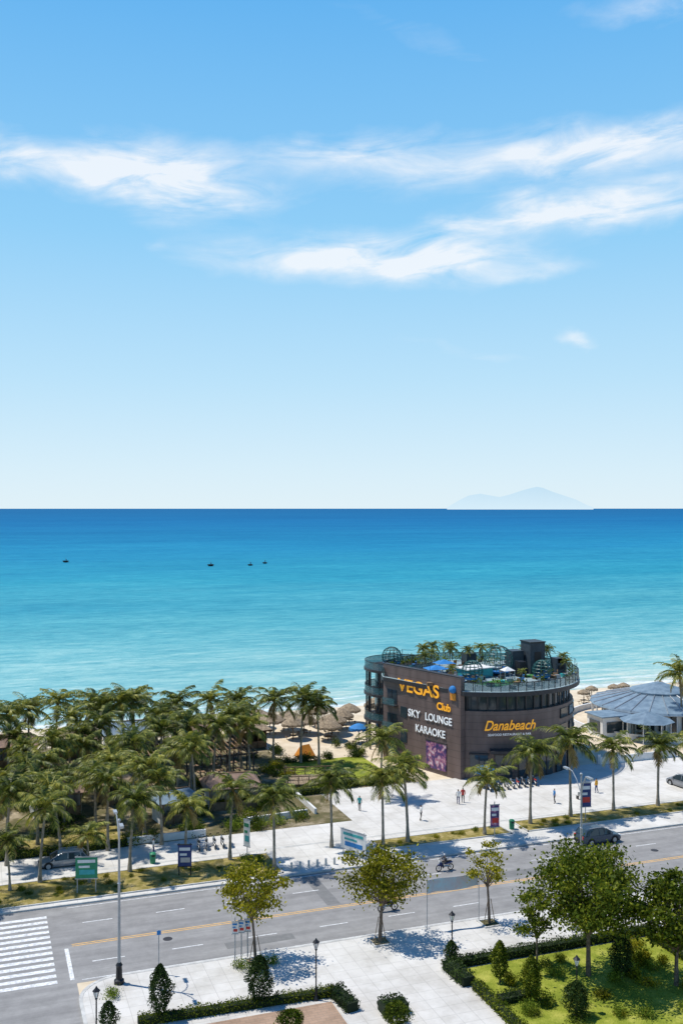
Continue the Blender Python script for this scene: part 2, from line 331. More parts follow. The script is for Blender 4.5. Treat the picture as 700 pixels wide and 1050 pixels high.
m=bpy.data.materials.new('island_painted_haze'); mt,NN,LL,bb=nodes_of(m); bb.inputs["Base Color"].default_value=(0.01,0.015,0.018,1); bb.inputs["Roughness"].default_value=1; bb.inputs["Specular IOR Level"].default_value=0
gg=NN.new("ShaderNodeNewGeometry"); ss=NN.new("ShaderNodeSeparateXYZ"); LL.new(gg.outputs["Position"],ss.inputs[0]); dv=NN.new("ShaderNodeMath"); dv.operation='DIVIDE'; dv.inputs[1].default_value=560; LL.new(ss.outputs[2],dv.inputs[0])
rr=ramp_node(mt,[(0.0,lin(216,238,250)),(1.0,lin(199,228,246))]); LL.new(dv.outputs[0],rr.inputs[0]); LL.new(rr.outputs[0],bb.inputs["Emission Color"]); bb.inputs["Emission Strength"].default_value=0.97  # distance haze painted in as emission colour, paler towards sea level
b=MB(); Dh=26000; prof=[(458,520),(470,513),(480,508),(492,506),(503,508),(512,509.5),(522,507),(534,503),(543,500.5),(550,499),(556,500),(566,504),(578,508),(590,512),(602,518),(608,520)]
n=len(prof)
for k,off in enumerate((-900,0,900)):
    for px,py in prof:
        a=R(20)+math.atan((px-350)/1020.8); d=Dh/math.cos(a-R(20)); h=(521-py)/1020.8*Dh+30
        b.v.append(((d+off)*math.sin(a),(d+off)*math.cos(a),h if k==1 else -5))
for k in range(2):
    for i in range(n-1): b.f.append((k*n+i,k*n+i+1,(k+1)*n+i+1,(k+1)*n+i)); b.m.append(0)
b.done('distant_hill',[m])

# ------------------------------------------------------------------ roads, pavements
def rect(name,x0,x1,y0,y1,z,m,thick=0):
    b=MB()
    if thick: b.box(((x0+x1)/2,(y0+y1)/2,z-thick/2),(x1-x0,y1-y0,thick))
    else: b.add([(x0,y0,z),(x1,y0,z),(x1,y1,z),(x0,y1,z)],[(0,1,2,3)])
    return b.done(name,[m])
RY0,RY1=73.4,87.9
rect('road',-200,400,RY0,RY1,0.008,'asphalt')
rect('side_street',-6,6.6,-60,RY0,0.012,'asphalt')
b=MB()
def ln(x0,x1,y0,y1,mi,z=0.016): b.add([(x0,y0,z),(x1,y0,z),(x1,y1,z),(x0,y1,z)],[(0,1,2,3)],mi)
ln(6.8,400,79.65,79.78,1); ln(6.8,400,79.95,80.08,1)
for i in range(60):
    x=8+i*6.0
    ln(x,x+2.4,76.5,76.62,0); ln(x,x+2.4,83.9,84.02,0)
ln(7,400,73.75,73.86,0); ln(7,400,87.4,87.51,0)
ln(6.2,6.5,74,79.4,0)
b.done('road_marking',['paint_w','paint_y'])
b=MB(); y=73.8
while y<86.5: ln(-5.5,5.3,y,y+0.5,0); y+=1.0
b.done('crosswalk',['paint_w'])
b=MB()
for x,y in((14,78.5),(36,83),(52,76),(24,86.4),(63,82.3)): b.lathe((x,y,0),[(0.01,0.02),(0.36,0.02),(0.38,0.012)],16,0)
b.done('manhole_cover',['dark'])
M['patch']=mat('asphalt_patch',(0.19,0.185,0.18),0.9,(0.15,0.15,0.145),2)
b=MB()
for x0,x1,y0,y1 in((18,23.5,75.1,76.2),(43,50,81.0,82.2),(28,29.2,80.5,87.2),(57,62,74.4,75.4)): ln(x0,x1,y0,y1,0,0.012)
b.done('road_patch',['patch'])
poly=[(400,RY0),(9.6,RY0)]+[(9.6-3*math.sin(R(a)),RY0-3+3*math.cos(R(a))) for a in range(10,91,10)]+[(6.6,-60),(400,-60)]
b=MB(); b.prism(poly[::-1],0.0,0.13); b.done('near_pavement',['pave'])
b=MB()
kp=[(400,RY0+0.0),(9.6,RY0)]+[(9.6-3*math.sin(R(a)),RY0-3+3*math.cos(R(a))) for a in range(10,91,10)]+[(6.6,-60)]
for (x0,y0),(x1,y1) in zip(kp,kp[1:]):
    l=math.hypot(x1-x0,y1-y0); b.box(((x0+x1)/2,(y0+y1)/2-0.0,0.073),(l,0.26,0.146),0,math.atan2(y1-y0,x1-x0))
b.box((100,RY1+0.13,0.073),(600,0.26,0.146))
b.done('kerb',['conc'])
rect('far_pavement',-200,400,RY1+0.26,112.5,0.13,'pave2',0.13)
rect('far_pavement_edge_band',-200,400,95.2,95.6,0.136,'conc')
def bed(name,x0,x1,y0,y1,m):
    b=MB(); b.box(((x0+x1)/2,(y0+y1)/2,0.10),(x1-x0,y1-y0,0.2),0)
    for a in((x0,y0,x1,y0),(x0,y1,x1,y1),(x0,y0,x0,y1),(x1,y0,x1,y1)):
        b.box(((a[0]+a[2])/2,(a[1]+a[3])/2,0.115),(abs(a[2]-a[0])+0.14,abs(a[3]-a[1])+0.14,0.236),1)
    return b.done(name,[m,'conc'])
bed('grass_verge',-60,26.5,88.7,94.2,'dry')
bed('grass_verge',37.5,52,91.3,94.0,'dry')
bed('grass_verge',54,120,91.3,94.6,'dry')
rect('sandy_garden_ground',-80,38,101,146,0.145,'soil',0.14)
rect('lawn',38,49,113.5,127,0.16,'lawn',0.03)
rect('lawn',-2,14,101.3,108,0.17,'dry',0.02)
rect('lawn',33.0,49.5,50,65.6,0.19,'lawn',0.06)
rect('lawn',52.3,90,50,65.6,0.19,'lawn',0.06)
rect('brick_court',10.5,22.7,40,64.4,0.165,'court',0.03)

# ------------------------------------------------------------------ vegetation
def leafquads(C,size,asp=0.55,up=0.0):
    n=len(C); a=rng.normal(size=(n,3)); a/=np.linalg.norm(a,axis=1)[:,None]
    t=rng.normal(size=(n,3)); t[:,2]*=0.5; bb=np.cross(a,t); bb/=np.linalg.norm(bb,axis=1)[:,None]
    s=size*rng.uniform(0.6,1.3,size=(n,1)); A=a*s*0.5; B=bb*s*0.5*asp
    V=np.stack([C-A,C+B,C+A,C-B],axis=1).reshape(-1,3)
    return V
def add_leaves(mb,C,size,mi,asp=0.55):
    V=leafquads(np.asarray(C),size,asp); o=len(mb.v); mb.v.extend(map(tuple,V.tolist())); k=len(V)//4
    mb.f.extend([(o+4*i,o+4*i+1,o+4*i+2,o+4*i+3) for i in range(k)]); mb.m.extend([mi]*k)
def palm_mesh(seed,H=7.0,nf=20,FL=3.2):
    r=random.Random(seed); b=MB()
    lean=r.uniform(0.1,1.1); la=r.uniform(0,6.28); pts=[];rad=[]
    for i in range(15):
        t=i/14; off=lean*(t**1.8); pts.append((math.cos(la)*off,math.sin(la)*off,H*t)); rad.append((0.24-0.10*min(1,t*5) if t<0.2 else 0.14-0.03*t)*(1+0.08*(i%2)))
    pts[0]=(0,0,-0.1); b.tube(pts,rad,8,0); top=Vector(pts[-1])
    b.lathe(top-Vector((0,0,0.55)),[(0.11,0),(0.2,0.3),(0.16,0.6),(0.02,0.8)],8,2)
    for k in range(8):
        a=r.uniform(0,6.28); b.sphere(top+Vector((math.cos(a)*0.27,math.sin(a)*0.27,-0.3-r.uniform(0,0.25))),0.14,3,5)
    for k in range(nf):
        az=k*2.399+r.uniform(-0.3,0.3); q=k/nf
        e0=R(80-98*q+r.uniform(-12,12)); ln_=FL*r.uniform(0.8,1.15)*(0.75 if q<0.12 else 1); droop=R(r.uniform(65,110))*(1.0-0.3*q)
        dry=(q>0.86 and r.random()<0.7); mi=2 if dry else 1
        if dry: e0=R(-45); droop=R(40); ln_*=0.75
        P=top.copy(); nseg=9; pl=[P.copy()]; dirs=[]
        tw=r.uniform(-0.4,0.4)
        for i in range(nseg):
            e=e0-droop*((i+0.5)/nseg)**1.4; az2=az+tw*i/nseg
            d=Vector((math.cos(az2)*math.cos(e),math.sin(az2)*math.cos(e),math.sin(e))); dirs.append(d); P=P+d*(ln_/nseg); pl.append(P.copy())
        b.tube(pl,[0.05-0.038*i/nseg for i in range(nseg+1)],4,mi,False)
        nl=21; hang=r.uniform(0.1,0.5)
        for j in range(nl):
            t=0.12+0.88*(j+0.5)/nl; i=min(nseg-1,int(t*nseg)); fr=t*nseg-i; p=pl[i].lerp(pl[i+1],fr); d=dirs[i]
            side=d.cross(Vector((0,0,1)));
            if side.length<0.15: side=Vector((-math.sin(az),math.cos(az),0))
            side.normalize(); upv=side.cross(d).normalized()
            L0=(0.30+0.52*math.sin(math.pi*min(1,t*0.95+0.08))**0.7)*r.uniform(0.85,1.15)*FL/3.0
            for sgn in(-1,1):
                dr=hang+r.uniform(0,0.4); lv=(side*sgn*0.8+d*0.65+upv*0.15-Vector((0,0,1))*dr).normalized()
                wv=(d*0.9+upv*0.4*sgn).normalized()*0.06
                m_=p+lv*L0*0.5+Vector((0,0,0.04)); tip=p+lv*L0-Vector((0,0,0.08+0.1*r.random()))
                b.add([p-wv*0.6,p+wv*0.6,m_+wv,tip,m_-wv],[(0,1,2,4),(4,2,3)],mi)
    return b.done('palm_tree',['trunk','frond','frond_dry','coco'],mesh_only=True)
PV=[palm_mesh(i+11,7.0,20+2*(i%4),3.2+0.15*(i%3)) for i in range(8)]
def palm(x,y,h,z=0.1,name='palm_tree'):
    s=h/7.0; cr=1.0 if h>6 else 0.92
    o=place(name,random.choice(PV),(x,y,z),random.uniform(0,6.28)); k=(s+cr)/2
    o.scale=(k*random.uniform(0.9,1.07),k*random.uniform(0.9,1.07),s); return o
fixed=[(2.6,92.8,4.4),(5.2,93.9,6.6),(9.4,92.3,4.5),(13.2,93.8,6.6),(18.2,92.9,5.8),(22.7,93.7,6.7),(26.0,89.8,6.5),(33.1,93.8,6.4),(37.9,92.0,6.6),(40.8,92.5,7.5),(49.2,91.9,6.0),(55.5,93.4,7.6),(60.9,94.0,8.1),(66.6,94.2,6.8),(72.4,94.0,6.8),(77.5,95.0,6.6),
    (6.1,135.1,7.8),(10.7,128.5,7.5),(13.7,125.1,7.4),(17.8,130.8,8.5),(20.8,124.8,7.8),(23.2,121.6,7.4),(29.4,121.7,7.6),(32,126,7.4),(36.8,127.6,8.1),(40.2,126.3,8.3),(42.2,124.6,7.8),(44,107.5,6.8),(99.3,123.2,8.9),(85,94.5,6.6),(92,94,7),(26.5,118,7.5),(1,128,8),(24.5,131,7.8),(20,136,7.6),(28.5,134,7.6),
    (-0.6,90.6,4.6),(2.5,99.5,7),(7.5,100.2,6.6),(12.0,100.4,6.8),(17.3,100.3,6.4),(31.5,119.5,6.8),(14,134,8),(9.5,136.5,8),(33,131,7.8),(3.5,131,8)]
for x,y,h in fixed: palm(x,y,h)
pts=[(x,y) for x,y,h in fixed if y>99]
tries=0; cnt=0
while cnt<38 and tries<8000:
    tries+=1
    x=random.uniform(-6,34); y=random.uniform(102,136)
    if x>y*0.24: continue
    if 20<x<30 and 122<y<132: continue
    if all((x-a)**2+(y-c)**2>7 for a,c in pts): pts.append((x,y)); cnt+=1; palm(x,y,random.uniform(4.4,7.6)+ (y-100)*0.03)

def tree(x,y,h,cr,leafm,nclump=26,per=230,trunkr=0.11,base=0.45,leaf=0.17,seed=0,spread=0.5,name='tree'):
    r=random.Random(seed); b=MB(); th=h*base
    p0=Vector((0,0,0)); bend=Vector((r.uniform(-.3,.3),r.uniform(-.3,.3),0)); tp=[p0,Vector((0,0,th*0.5))+bend*0.4,Vector((0,0,th))+bend]
    b.tube(tp,[trunkr*1.3,trunkr,trunkr*0.85],8,0)
    cz=th+(h-th)*0.5; rz=(h-th)*0.58; C=[]
    for i in range(nclump):
        a=i*2.399+r.uniform(-.4,.4); zz=-0.85+1.75*(i+0.5)/nclump; rr=math.sqrt(max(0.05,1-zz*zz))*cr*r.uniform(0.4,1.0)
        c=Vector((bend.x+math.cos(a)*rr,bend.y+math.sin(a)*rr,cz+zz*rz*0.8+r.uniform(-.25,.25)))
        mid=tp[-1].lerp(c,0.5)+Vector((0,0,-0.15+0.1*r.random()))
        b.tube([tp[-1]-Vector((0,0,r.uniform(0,th*0.15))),mid,c],[trunkr*0.5,trunkr*0.28,trunkr*0.1],5,0,False)
        k=int(per*r.uniform(0.5,1.3)); sg=spread*r.uniform(0.6,1.2)*cr/2.6
        P=rng.normal(size=(k,3))*np.array([sg,sg,sg*0.55])+np.array(c); C.append(P)
    add_leaves(b,np.concatenate(C),leaf,1,0.62)
    o=b.done(name,['bark',leafm]); o.location=(x,y,0.13); return o
def pit(x,y):
    b=MB(); b.box((0,0,0.01),(1.3,1.3,0.03),0)
    for dx,dy,sx,sy in((0,.7,1.6,.14),(0,-.7,1.6,.14),(.7,0,.14,1.25),(-.7,0,.14,1.25)): b.box((dx,dy,0.03),(sx,sy,0.1),1)
    for s in(-1,1): b.tube([(s*0.5,0,0),(s*0.12,0,2.0)],0.03,5,2)
    b.done('tree_pit',['soil','conc','wood'],loc=(x,y,0.13))
tree(19.4,72.0,7.3,2.5,'leaf_y',26,190,0.10,0.48,0.25,1); pit(19.4,72.0)
tree(29.4,72.0,7.2,2.8,'leaf_y',30,220,0.14,0.42,0.25,2); pit(29.4,72.0)
tree(39.1,72.2,6.5,1.7,'leaf_y',14,110,0.10,0.5,0.23,3); pit(39.1,72.2)
tree(41.4,61.6,9.3,3.8,'leaf_g',50,320,0.16,0.38,0.26,4)
tree(38.6,64.0,5.6,1.7,'leaf_g',16,180,0.08,0.4,0.22,5)
tree(46.4,58.2,7.9,3.1,'leaf_g',38,310,0.14,0.32,0.26,6)
tree(66.5,72.1,6.8,2.0,'leaf_y',16,160,0.10,0.5,0.25,8); pit(66.5,72.1)
tree(76,72.1,7.2,2.4,'leaf_y',20,180,0.12,0.5,0.25,9)
def conifer(x,y,h,r0,leafm='leaf_d',kind='cone',name='conifer_tree'):
    b=MB(); b.tube([(0,0,0),(0,0,h*0.3)],[0.07,0.05],6,0); n=int(1700*h*r0)
    t=rng.random(n)**0.8; z=h*0.14+t*h*0.86
    prof=np.sin(np.pi*np.clip(t*0.82+0.16,0,1))**0.8 if kind=='cone' else np.sqrt(np.clip(1-(2*t-1)**2,0,1))
    ph=rng.random()*6
    rr=r0*prof*(0.55+0.5*rng.random(n)); a=rng.random(n)*6.283; rr=rr*(1+0.20*np.sin(a*3+z*2.2+ph)+0.14*np.sin(a*5-z*4+ph))
    add_leaves(b,np.stack([rr*np.cos(a),rr*np.sin(a),z],1),0.17,1,0.4)
    b.done(name,['bark',leafm],loc=(x,y,0.13))
for a in [(11.3,66.2,3.6,0.75),(18.0,65.8,3.3,0.85),(34.9,62.9,3.0,0.6,'leaf_g'),(35.5,59.6,3.2,0.7,'leaf_g'),(43.4,60.4,3.4,0.75),(53.3,67.0,2.9,1.0),(37.3,56.9,2.4,0.8),(7.9,65.8,1.9,0.6),(25.6,59.8,1.6,0.9,'leaf_g','ball'),(18.6,60.5,2.0,0.9,'leaf_g','ball'),(51,62.5,2.8,0.8),(33,66.8,1.7,0.5)]: conifer(*a)
def shrub_mesh(lm,dens=1.0,size=0.2):
    b=MB(); C=[]
    for k in range(6):
        c=rng.normal(size=3)*np.array([.38,.38,.12])+np.array([0,0,.45]); n=int(110*dens); P=rng.normal(size=(n,3))*np.array([.32,.32,.26])+c; P[:,2]=np.abs(P[:,2]); C.append(P)
        b.tube([(0,0,-.05),tuple(c)],[.04,.015],4,0,False)
    add_leaves(b,np.concatenate(C),size,1,0.5); return b.done('shrub',['bark',lm],mesh_only=True)
SH={k:[shrub_mesh(k,1.0,0.2) for _ in range(2)] for k in('leaf_l','leaf_y','leaf_g','leaf_d')}
def shrub(x,y,r0,h,lm='leaf_l'):
    o=place('shrub',random.choice(SH[lm]),(x,y,0.15),random.uniform(0,6)); o.scale=(r0,r0,h)
for i in range(34): shrub(random.uniform(34,48),random.uniform(55,65),random.uniform(0.4,0.9),random.uniform(0.4,1.0),random.choice(['leaf_l','leaf_y','leaf_g']))
for x,y in((8.6,70.4),(17.9,71.5),(20.5,71.4),(19.3,70.9),(24,93),(24.8,92.2)): shrub(x,y,0.6,0.6)
n=0
while n<110:
    x=random.uniform(-6,37); y=random.uniform(101.5,142)
    if 16.5<x<33.5 and 121<y<133: continue
    shrub(x,y,random.uniform(0.6,1.5),random.uniform(0.5,1.2),random.choice(['leaf_d','leaf_g','leaf_g','leaf_y','leaf_l'])); n+=1
for i in range(40): shrub(random.uniform(38,50),random.choice([113.6,126.8,random.uniform(127,134)]),random.uniform(0.5,1.1),random.uniform(0.5,1.2),random.choice(['leaf_d','leaf_g']))
for i in range(30): shrub(random.uniform(-5,26),random.uniform(89.8,93.8),random.uniform(0.2,0.5),random.uniform(0.2,0.5),random.choice(['leaf_y','leaf_g']))
for i in range(40): shrub(random.uniform(38,90),random.uniform(91.7,93.8),random.uniform(0.2,0.45),random.uniform(0.2,0.45),random.choice(['leaf_y','leaf_g']))
def hedge(pts,w,h,lm='leaf_d'):
    b=MB(); C=[]
    for (x0,y0),(x1,y1) in zip(pts,pts[1:]):
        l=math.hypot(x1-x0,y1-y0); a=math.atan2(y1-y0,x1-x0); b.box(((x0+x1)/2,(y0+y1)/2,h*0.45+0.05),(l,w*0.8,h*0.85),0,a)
        n=int(l*(w+2*h)*130); s=rng.random(n)*l; q=rng.random(n)*(w+2*h)
        side=np.where(q<h,-w/2,np.where(q<h+w,q-h-w/2,w/2))+rng.normal(size=n)*0.06; z=np.where(q<h,q,np.where(q<h+w,h,q-h-w))+rng.normal(size=n)*0.07+0.07*np.sin(s*2.1)
        ca,sa=math.cos(a),math.sin(a); C.append(np.stack([x0+s*ca-side*sa,y0+s*sa+side*ca,z+0.1],1))
    add_leaves(b,np.concatenate(C),0.16,1,0.5); b.done('hedge',['hedgecore',lm])
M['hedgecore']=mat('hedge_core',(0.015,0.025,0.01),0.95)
hedge([(9.8,65.9),(23.2,65.3)],0.7,0.6,'leaf_g'); hedge([(23.2,65.3),(23.6,62.6)],1.0,0.8); 
hedge([(32.4,66.2),(50.5,66.2)],0.8,0.7); hedge([(32.4,66.2),(32.6,63.2)],1.1,0.8); hedge([(32.9,62.8),(32.9,52)],0.7,0.6,'leaf_g')
hedge([(25.3,61.8),(27.1,61.8)],1.4,0.8); hedge([(33.5,60.3),(36,60.3)],1.0,0.6); hedge([(49.6,65.6),(49.6,52)],0.5,0.6,'leaf_g'); hedge([(54,66.2),(90,66.2)],0.7,0.6,'leaf_g')
hedge([(28.5,112),(40,112)],0.8,0.8,'leaf_g'); hedge([(-10,101.2),(14,101.2)],0.7,0.7,'leaf_g')

# ------------------------------------------------------------------ club building
E=empty('beach_club_building',(0,0,0))
C1=(64.5,122.0); RD=12.5
def arc(r,a0,a1,n,c=C1): return [(c[0]+r*math.cos(R(a0+(a1-a0)*i/n)),c[1]+r*math.sin(R(a0+(a1-a0)*i/n))) for i in range(n+1)]
out=arc(RD,-128,165,60)
b=MB(); b.prism(out,0,8.6,0); b.done('lower_walls',['clad'],E)
inn=arc(RD-0.6,-127,163,60); b=MB(); b.prism(inn,8.6,10.6,0); b.done('window_band',['glass'],E)
b=MB()
for i in range(47):
    a=-125+i*6; p=arc(RD-0.45,a,a,1)[0]; b.box((p[0],p[1],9.6),(0.12,0.2,2.0),0,R(a))
b.done('window_mullions',['dark'],E)
b=MB(); b.prism(arc(RD+0.9,-126,168,64),10.6,11.15,0,1); b.done('roof_deck',['dark','deck'],E)
b=MB(); rp=arc(RD+0.75,-126,168,60)
for (x0,y0),(x1,y1) in zip(rp,rp[1:]):
    l=math.hypot(x1-x0,y1-y0); a=math.atan2(y1-y0,x1-x0); b.box(((x0+x1)/2,(y0+y1)/2,11.75),(l,0.04,1.0),1,a); b.box(((x0+x1)/2,(y0+y1)/2,12.3),(l,0.1,0.08),0,a); b.box((x0,y0,11.75),(0.08,0.08,1.1),0,a)
b.done('roof_railing',['black','railglass'],E)
b=MB()
for a in (-118,-104,-90,-76,-62,-48,-34):
    p=arc(RD+0.08,a,a,1)[0]; b.box((p[0],p[1],1.7),(0.12,2.2,3.0),0,R(a))
    q=arc(RD+0.12,a,a,1)[0]; b.box((q[0],q[1],1.7),(0.16,0.1,3.0),1,R(a)); b.box((q[0],q[1],3.3),(0.3,2.5,0.18),1,R(a))
b.done('ground_windows',['glass','dark'],E)
b=MB()
for a in (-58,-46,-34,-22):
    for z in (5.6,7.6):
        p=arc(RD+0.06,a,a,1)[0]; b.box((p[0],p[1],z),(0.12,1.9,1.1),0,R(a)); b.box((p[0],p[1],z-0.62),(0.25,2.1,0.1),1,R(a))
b.done('upper_windows',['glass','dark'],E)
b=MB(); b.prism(arc(RD+1.6,-112,-62,14)+arc(RD-0.1,-62,-112,14),3.7,4.0,0); b.done('entrance_canopy',['dark'],E)
A=Vector((*arc(RD,165,165,1)[0],0)); B=Vector((*arc(RD,-128,-128,1)[0],0)); d=(B-A).normalized(); nrm=Vector((d.y,-d.x,0)); 
if nrm.y>0: nrm=-nrm
LW=(B-A).length; ang=math.atan2(d.y,d.x)
def wp(s,z,o=0): return A+d*(s*LW)+nrm*o+Vector((0,0,z))
b=MB(); c=wp(0.5,6.4,0.25); b.box(c,(LW+0.9,0.7,12.8),0,ang)
b.box(wp(0.5,12.85,0.25),(LW+0.94,0.74,0.10),1,ang)
b.done('sign_wall',['clad','dark'],E)
b=MB()
for z in(2.2,5.4,8.6):
    b.box(wp(0.1,z,0.62),(1.9,0.1,1.9),0,ang); b.box(wp(0.1,z-1.05,0.95),(2.4,0.8,0.14),1,ang); b.box(wp(0.1,z-0.55,1.32),(2.4,0.05,0.9),2,ang); b.box(wp(0.1,z,0.68),(0.08,0.06,1.9),1,ang)
b.box(wp(0.27,6.9,0.63),(1.2,0.1,1.4),0,ang); b.box(wp(0.27,3.6,0.63),(1.2,0.1,1.4),0,ang)
b.done('wall_balconies',['glass','dark','railglass'],E)
def text(body,size,loc,xdir,mname,name,ext=0.03,bold=0.02,shear=0.0,sx=1):
    cu=bpy.data.curves.new(name,'FONT'); cu.body=body; cu.size=size; cu.extrude=ext; cu.offset=bold; cu.align_x='CENTER'; cu.align_y='CENTER'; cu.shear=shear
    o=bpy.data.objects.new(name,cu); COL.objects.link(o); bpy.context.view_layer.update()
    me=bpy.data.meshes.new_from_object(o.evaluated_get(bpy.context.evaluated_depsgraph_get())); bpy.data.objects.remove(o)
    me.materials.clear(); me.materials.append(M[mname])
    o=bpy.data.objects.new(name,me); X=Vector(xdir).normalized(); Z=Vector((X.y,-X.x,0)); Y=Vector((0,0,1))
    mw=Matrix((( X.x*sx,Y.x,Z.x,loc[0]),(X.y*sx,Y.y,Z.y,loc[1]),(0,1,0,loc[2]),(0,0,0,1))); link(o); o.matrix_world=mw; return o
def ptext(*a,**k):
    o=text(*a,**k); o.parent=E; return o
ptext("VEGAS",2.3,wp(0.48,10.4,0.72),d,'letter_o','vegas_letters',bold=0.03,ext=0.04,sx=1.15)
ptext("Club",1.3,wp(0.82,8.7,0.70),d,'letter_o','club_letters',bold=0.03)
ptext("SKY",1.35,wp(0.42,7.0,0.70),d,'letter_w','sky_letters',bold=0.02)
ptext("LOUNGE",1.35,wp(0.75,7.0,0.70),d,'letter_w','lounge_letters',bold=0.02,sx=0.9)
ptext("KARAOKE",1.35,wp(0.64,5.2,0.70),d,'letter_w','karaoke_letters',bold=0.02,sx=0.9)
b=MB(); b.box(wp(0.72,2.3,0.66),(3.6,0.12,3.4),0,ang); b.box(wp(0.72,4.08,0.66),(3.8,0.2,0.15),1,ang); b.sphere(wp(0.94,11.2,0.7),0.5,2,8); b.box(wp(0.94,10.3,0.68),(0.9,0.12,0.9),3,ang)
b.done('wall_poster',['poster','dark','blue','orange'],E)
th=-101; p=arc(RD+0.35,th,th,1)[0]; xd=(-math.sin(R(th)),math.cos(R(th)),0)
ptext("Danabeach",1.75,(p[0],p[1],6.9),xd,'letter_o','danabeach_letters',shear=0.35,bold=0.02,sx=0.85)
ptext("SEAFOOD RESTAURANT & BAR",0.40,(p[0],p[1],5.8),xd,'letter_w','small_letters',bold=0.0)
C2=(56.6,131.0)
b=MB()
for z in (4.0,7.6,11.0): b.prism(arc(5.2,0,350,30,C2),z,z+0.35,0)
b.prism(arc(3.6,0,350,24,C2),0,11.0,1)
for k in range(10):
    a=R(90+k*24); b.tube([(C2[0]+4.8*math.cos(a),C2[1]+4.8*math.sin(a),0),(C2[0]+4.8*math.cos(a),C2[1]+4.8*math.sin(a),11)],0.13,8,0)
for z in (4.35,7.95,11.35):
    rp=arc(5.05,0,350,30,C2)
    for (x0,y0),(x1,y1) in zip(rp,rp[1:]):
        l=math.hypot(x1-x0,y1-y0); a=math.atan2(y1-y0,x1-x0); b.box(((x0+x1)/2,(y0+y1)/2,z+0.5),(l,0.04,0.95),2,a); b.box(((x0+x1)/2,(y0+y1)/2,z+1.02),(l,0.09,0.07),3,a)
b.done('terraces',['dark','glass','railglass','black'],E)
M['towerblue']=mat('dark_slate_cladding',(0.045,0.06,0.075),0.5,(0.03,0.04,0.05))
b=MB()
b.box((72.3,121,13.3),(2.3,2.6,4.3),0); b.box((70.0,122,12.7),(1.8,2,3.1),0); b.box((74.8,118.5,12.3),(1.5,1.4,2.3),0); b.box((69.0,118.6,12.2),(1.0,1.3,2.1),1); b.box((66.0,128,12.2),(1.6,1.6,2.1),0)
b.box((72.3,121,15.5),(2.5,2.8,0.15),1); b.box((72.3,119.66,13.4),(1.0,0.06,1.6),1)
for zz in(12.2,13.2,14.2): b.box((74.85,117.77,min(zz,13.1)),(1.0,0.05,0.6),1)
b.done('stair_tower_and_speakers',['towerblue','black'],E)
M['green2']=mat('green_metal',(0.03,0.11,0.10),0.4)
def cage(cx,cy,r,z):
    b=MB()
    for k in range(14):
        a=R(k*360/14); b.tube([(cx+r*math.cos(a)*math.sin(t*math.pi/10),cy+r*math.sin(a)*math.sin(t*math.pi/10),z+r-r*math.cos(t*math.pi/10)) for t in range(0,11)],0.045,4,0,False)
    for t in range(1,9):
        rr=r*math.sin(t*math.pi/9); zz=z+r-r*math.cos(t*math.pi/9); b.tube([(cx+rr*math.cos(q*math.pi/8),cy+rr*math.sin(q*math.pi/8),zz) for q in range(17)],0.04,4,0,False)
    b.lathe((cx,cy,z),[(0.01,0.35),(r*0.75,0.35),(r*0.9,0.6),(r*0.8,0.65)],14,1)
    b.done('dome_cage',['green2','blue'],E)
cage(66.9,121.0,2.0,11.15); cage(61,117.3,1.4,11.15); cage(70.5,115.6,1.3,11.15); cage(55.5,131.5,1.4,11.35); cage(75.2,123.5,1.4,11.15)
b=MB()
for (x,y,w_,d_,m_) in [(57.3,120.5,3.0,2.2,0),(60.4,124.5,2.6,2.2,0),(65.5,116.0,1.6,1.4,3)]:
    for sx in(-1,1):
        for sy in(-1,1): b.tube([(x+sx*w_*0.45,y+sy*d_*0.45,11.15),(x+sx*w_*0.45,y+sy*d_*0.45,12.6)],0.05,5,4)
    b.add([(x-w_/2,y-d_/2,12.6),(x+w_/2,y-d_/2,12.6),(x+w_/2,y+d_/2,12.6),(x-w_/2,y+d_/2,12.6),(x,y,13.1)],[(0,1,4),(1,2,4),(2,3,4),(3,0,4)],m_)
b.box((63.0,120.5,11.8),(4.2,2.6,1.2),1,0.2); b.box((63.0,120.5,12.45),(4.6,3.0,0.12),3,0.2)
b.box((63.5,115.0,11.17),(5,3.4,0.05),6,0.3); b.box((71,118,11.17),(3,3,0.05),6,0.3)
for i in range(80):
    a=random.uniform(0,6.28); r_=random.uniform(3,11.6); x,y=C1[0]+r_*math.cos(a),C1[1]+r_*math.sin(a)
    m_=random.choice([0,2,4,1,5,5,4,5,7,7]); rr=random.random()*3
    b.box((x,y,11.37),(random.uniform(.4,.9),random.uniform(.4,.8),0.44),m_,rr); 
    if i%2: b.box((x+0.35,y,11.75),(0.1,0.6,0.5),m_,rr)
b.done('roof_furniture',['blue','teal','orange','white','steel','wood','turf','dark'],E)
def small_palm(x,y,z,s):
    o=place('potted_palm',random.choice(PV),(x,y,z),random.uniform(0,6)); o.scale=(s*0.42,s*0.42,s*0.42); o.parent=E
for x,y,s in((59.5,126.5,.9),(62.5,127,1),(65,127,.9),(67,126.5,1),(75.5,122.5,1),(73.5,114.5,.8),(76,119,.8),(66,113,.6),(70,128,.9),(57.5,116,.7),(61,129,1.1),(64,130,1),(57,124,.9),(74,126,.9),(58.6,128,1.05)): small_palm(x,y,11.15,s)
b=MB()
for i in range(54):
    a=random.uniform(-120,150); rr=random.choice([RD-0.1,RD-0.2,RD-3]); p=arc(rr,a,a,1)[0]; P=rng.normal(size=(60,3))*0.32+np.array([p[0],p[1],11.8]); add_leaves(b,P,0.25,0)
b.done('roof_planting',['leaf_g'],E)
b=MB()
for a in range(-120,160,20):
    p=arc(RD+0.6,a,a,1)[0]; b.tube([(p[0],p[1],11.1),(p[0],p[1],13.4)],0.04,5,0)
pp=[arc(RD+0.6,a,a,1)[0] for a in range(-120,160,10)]
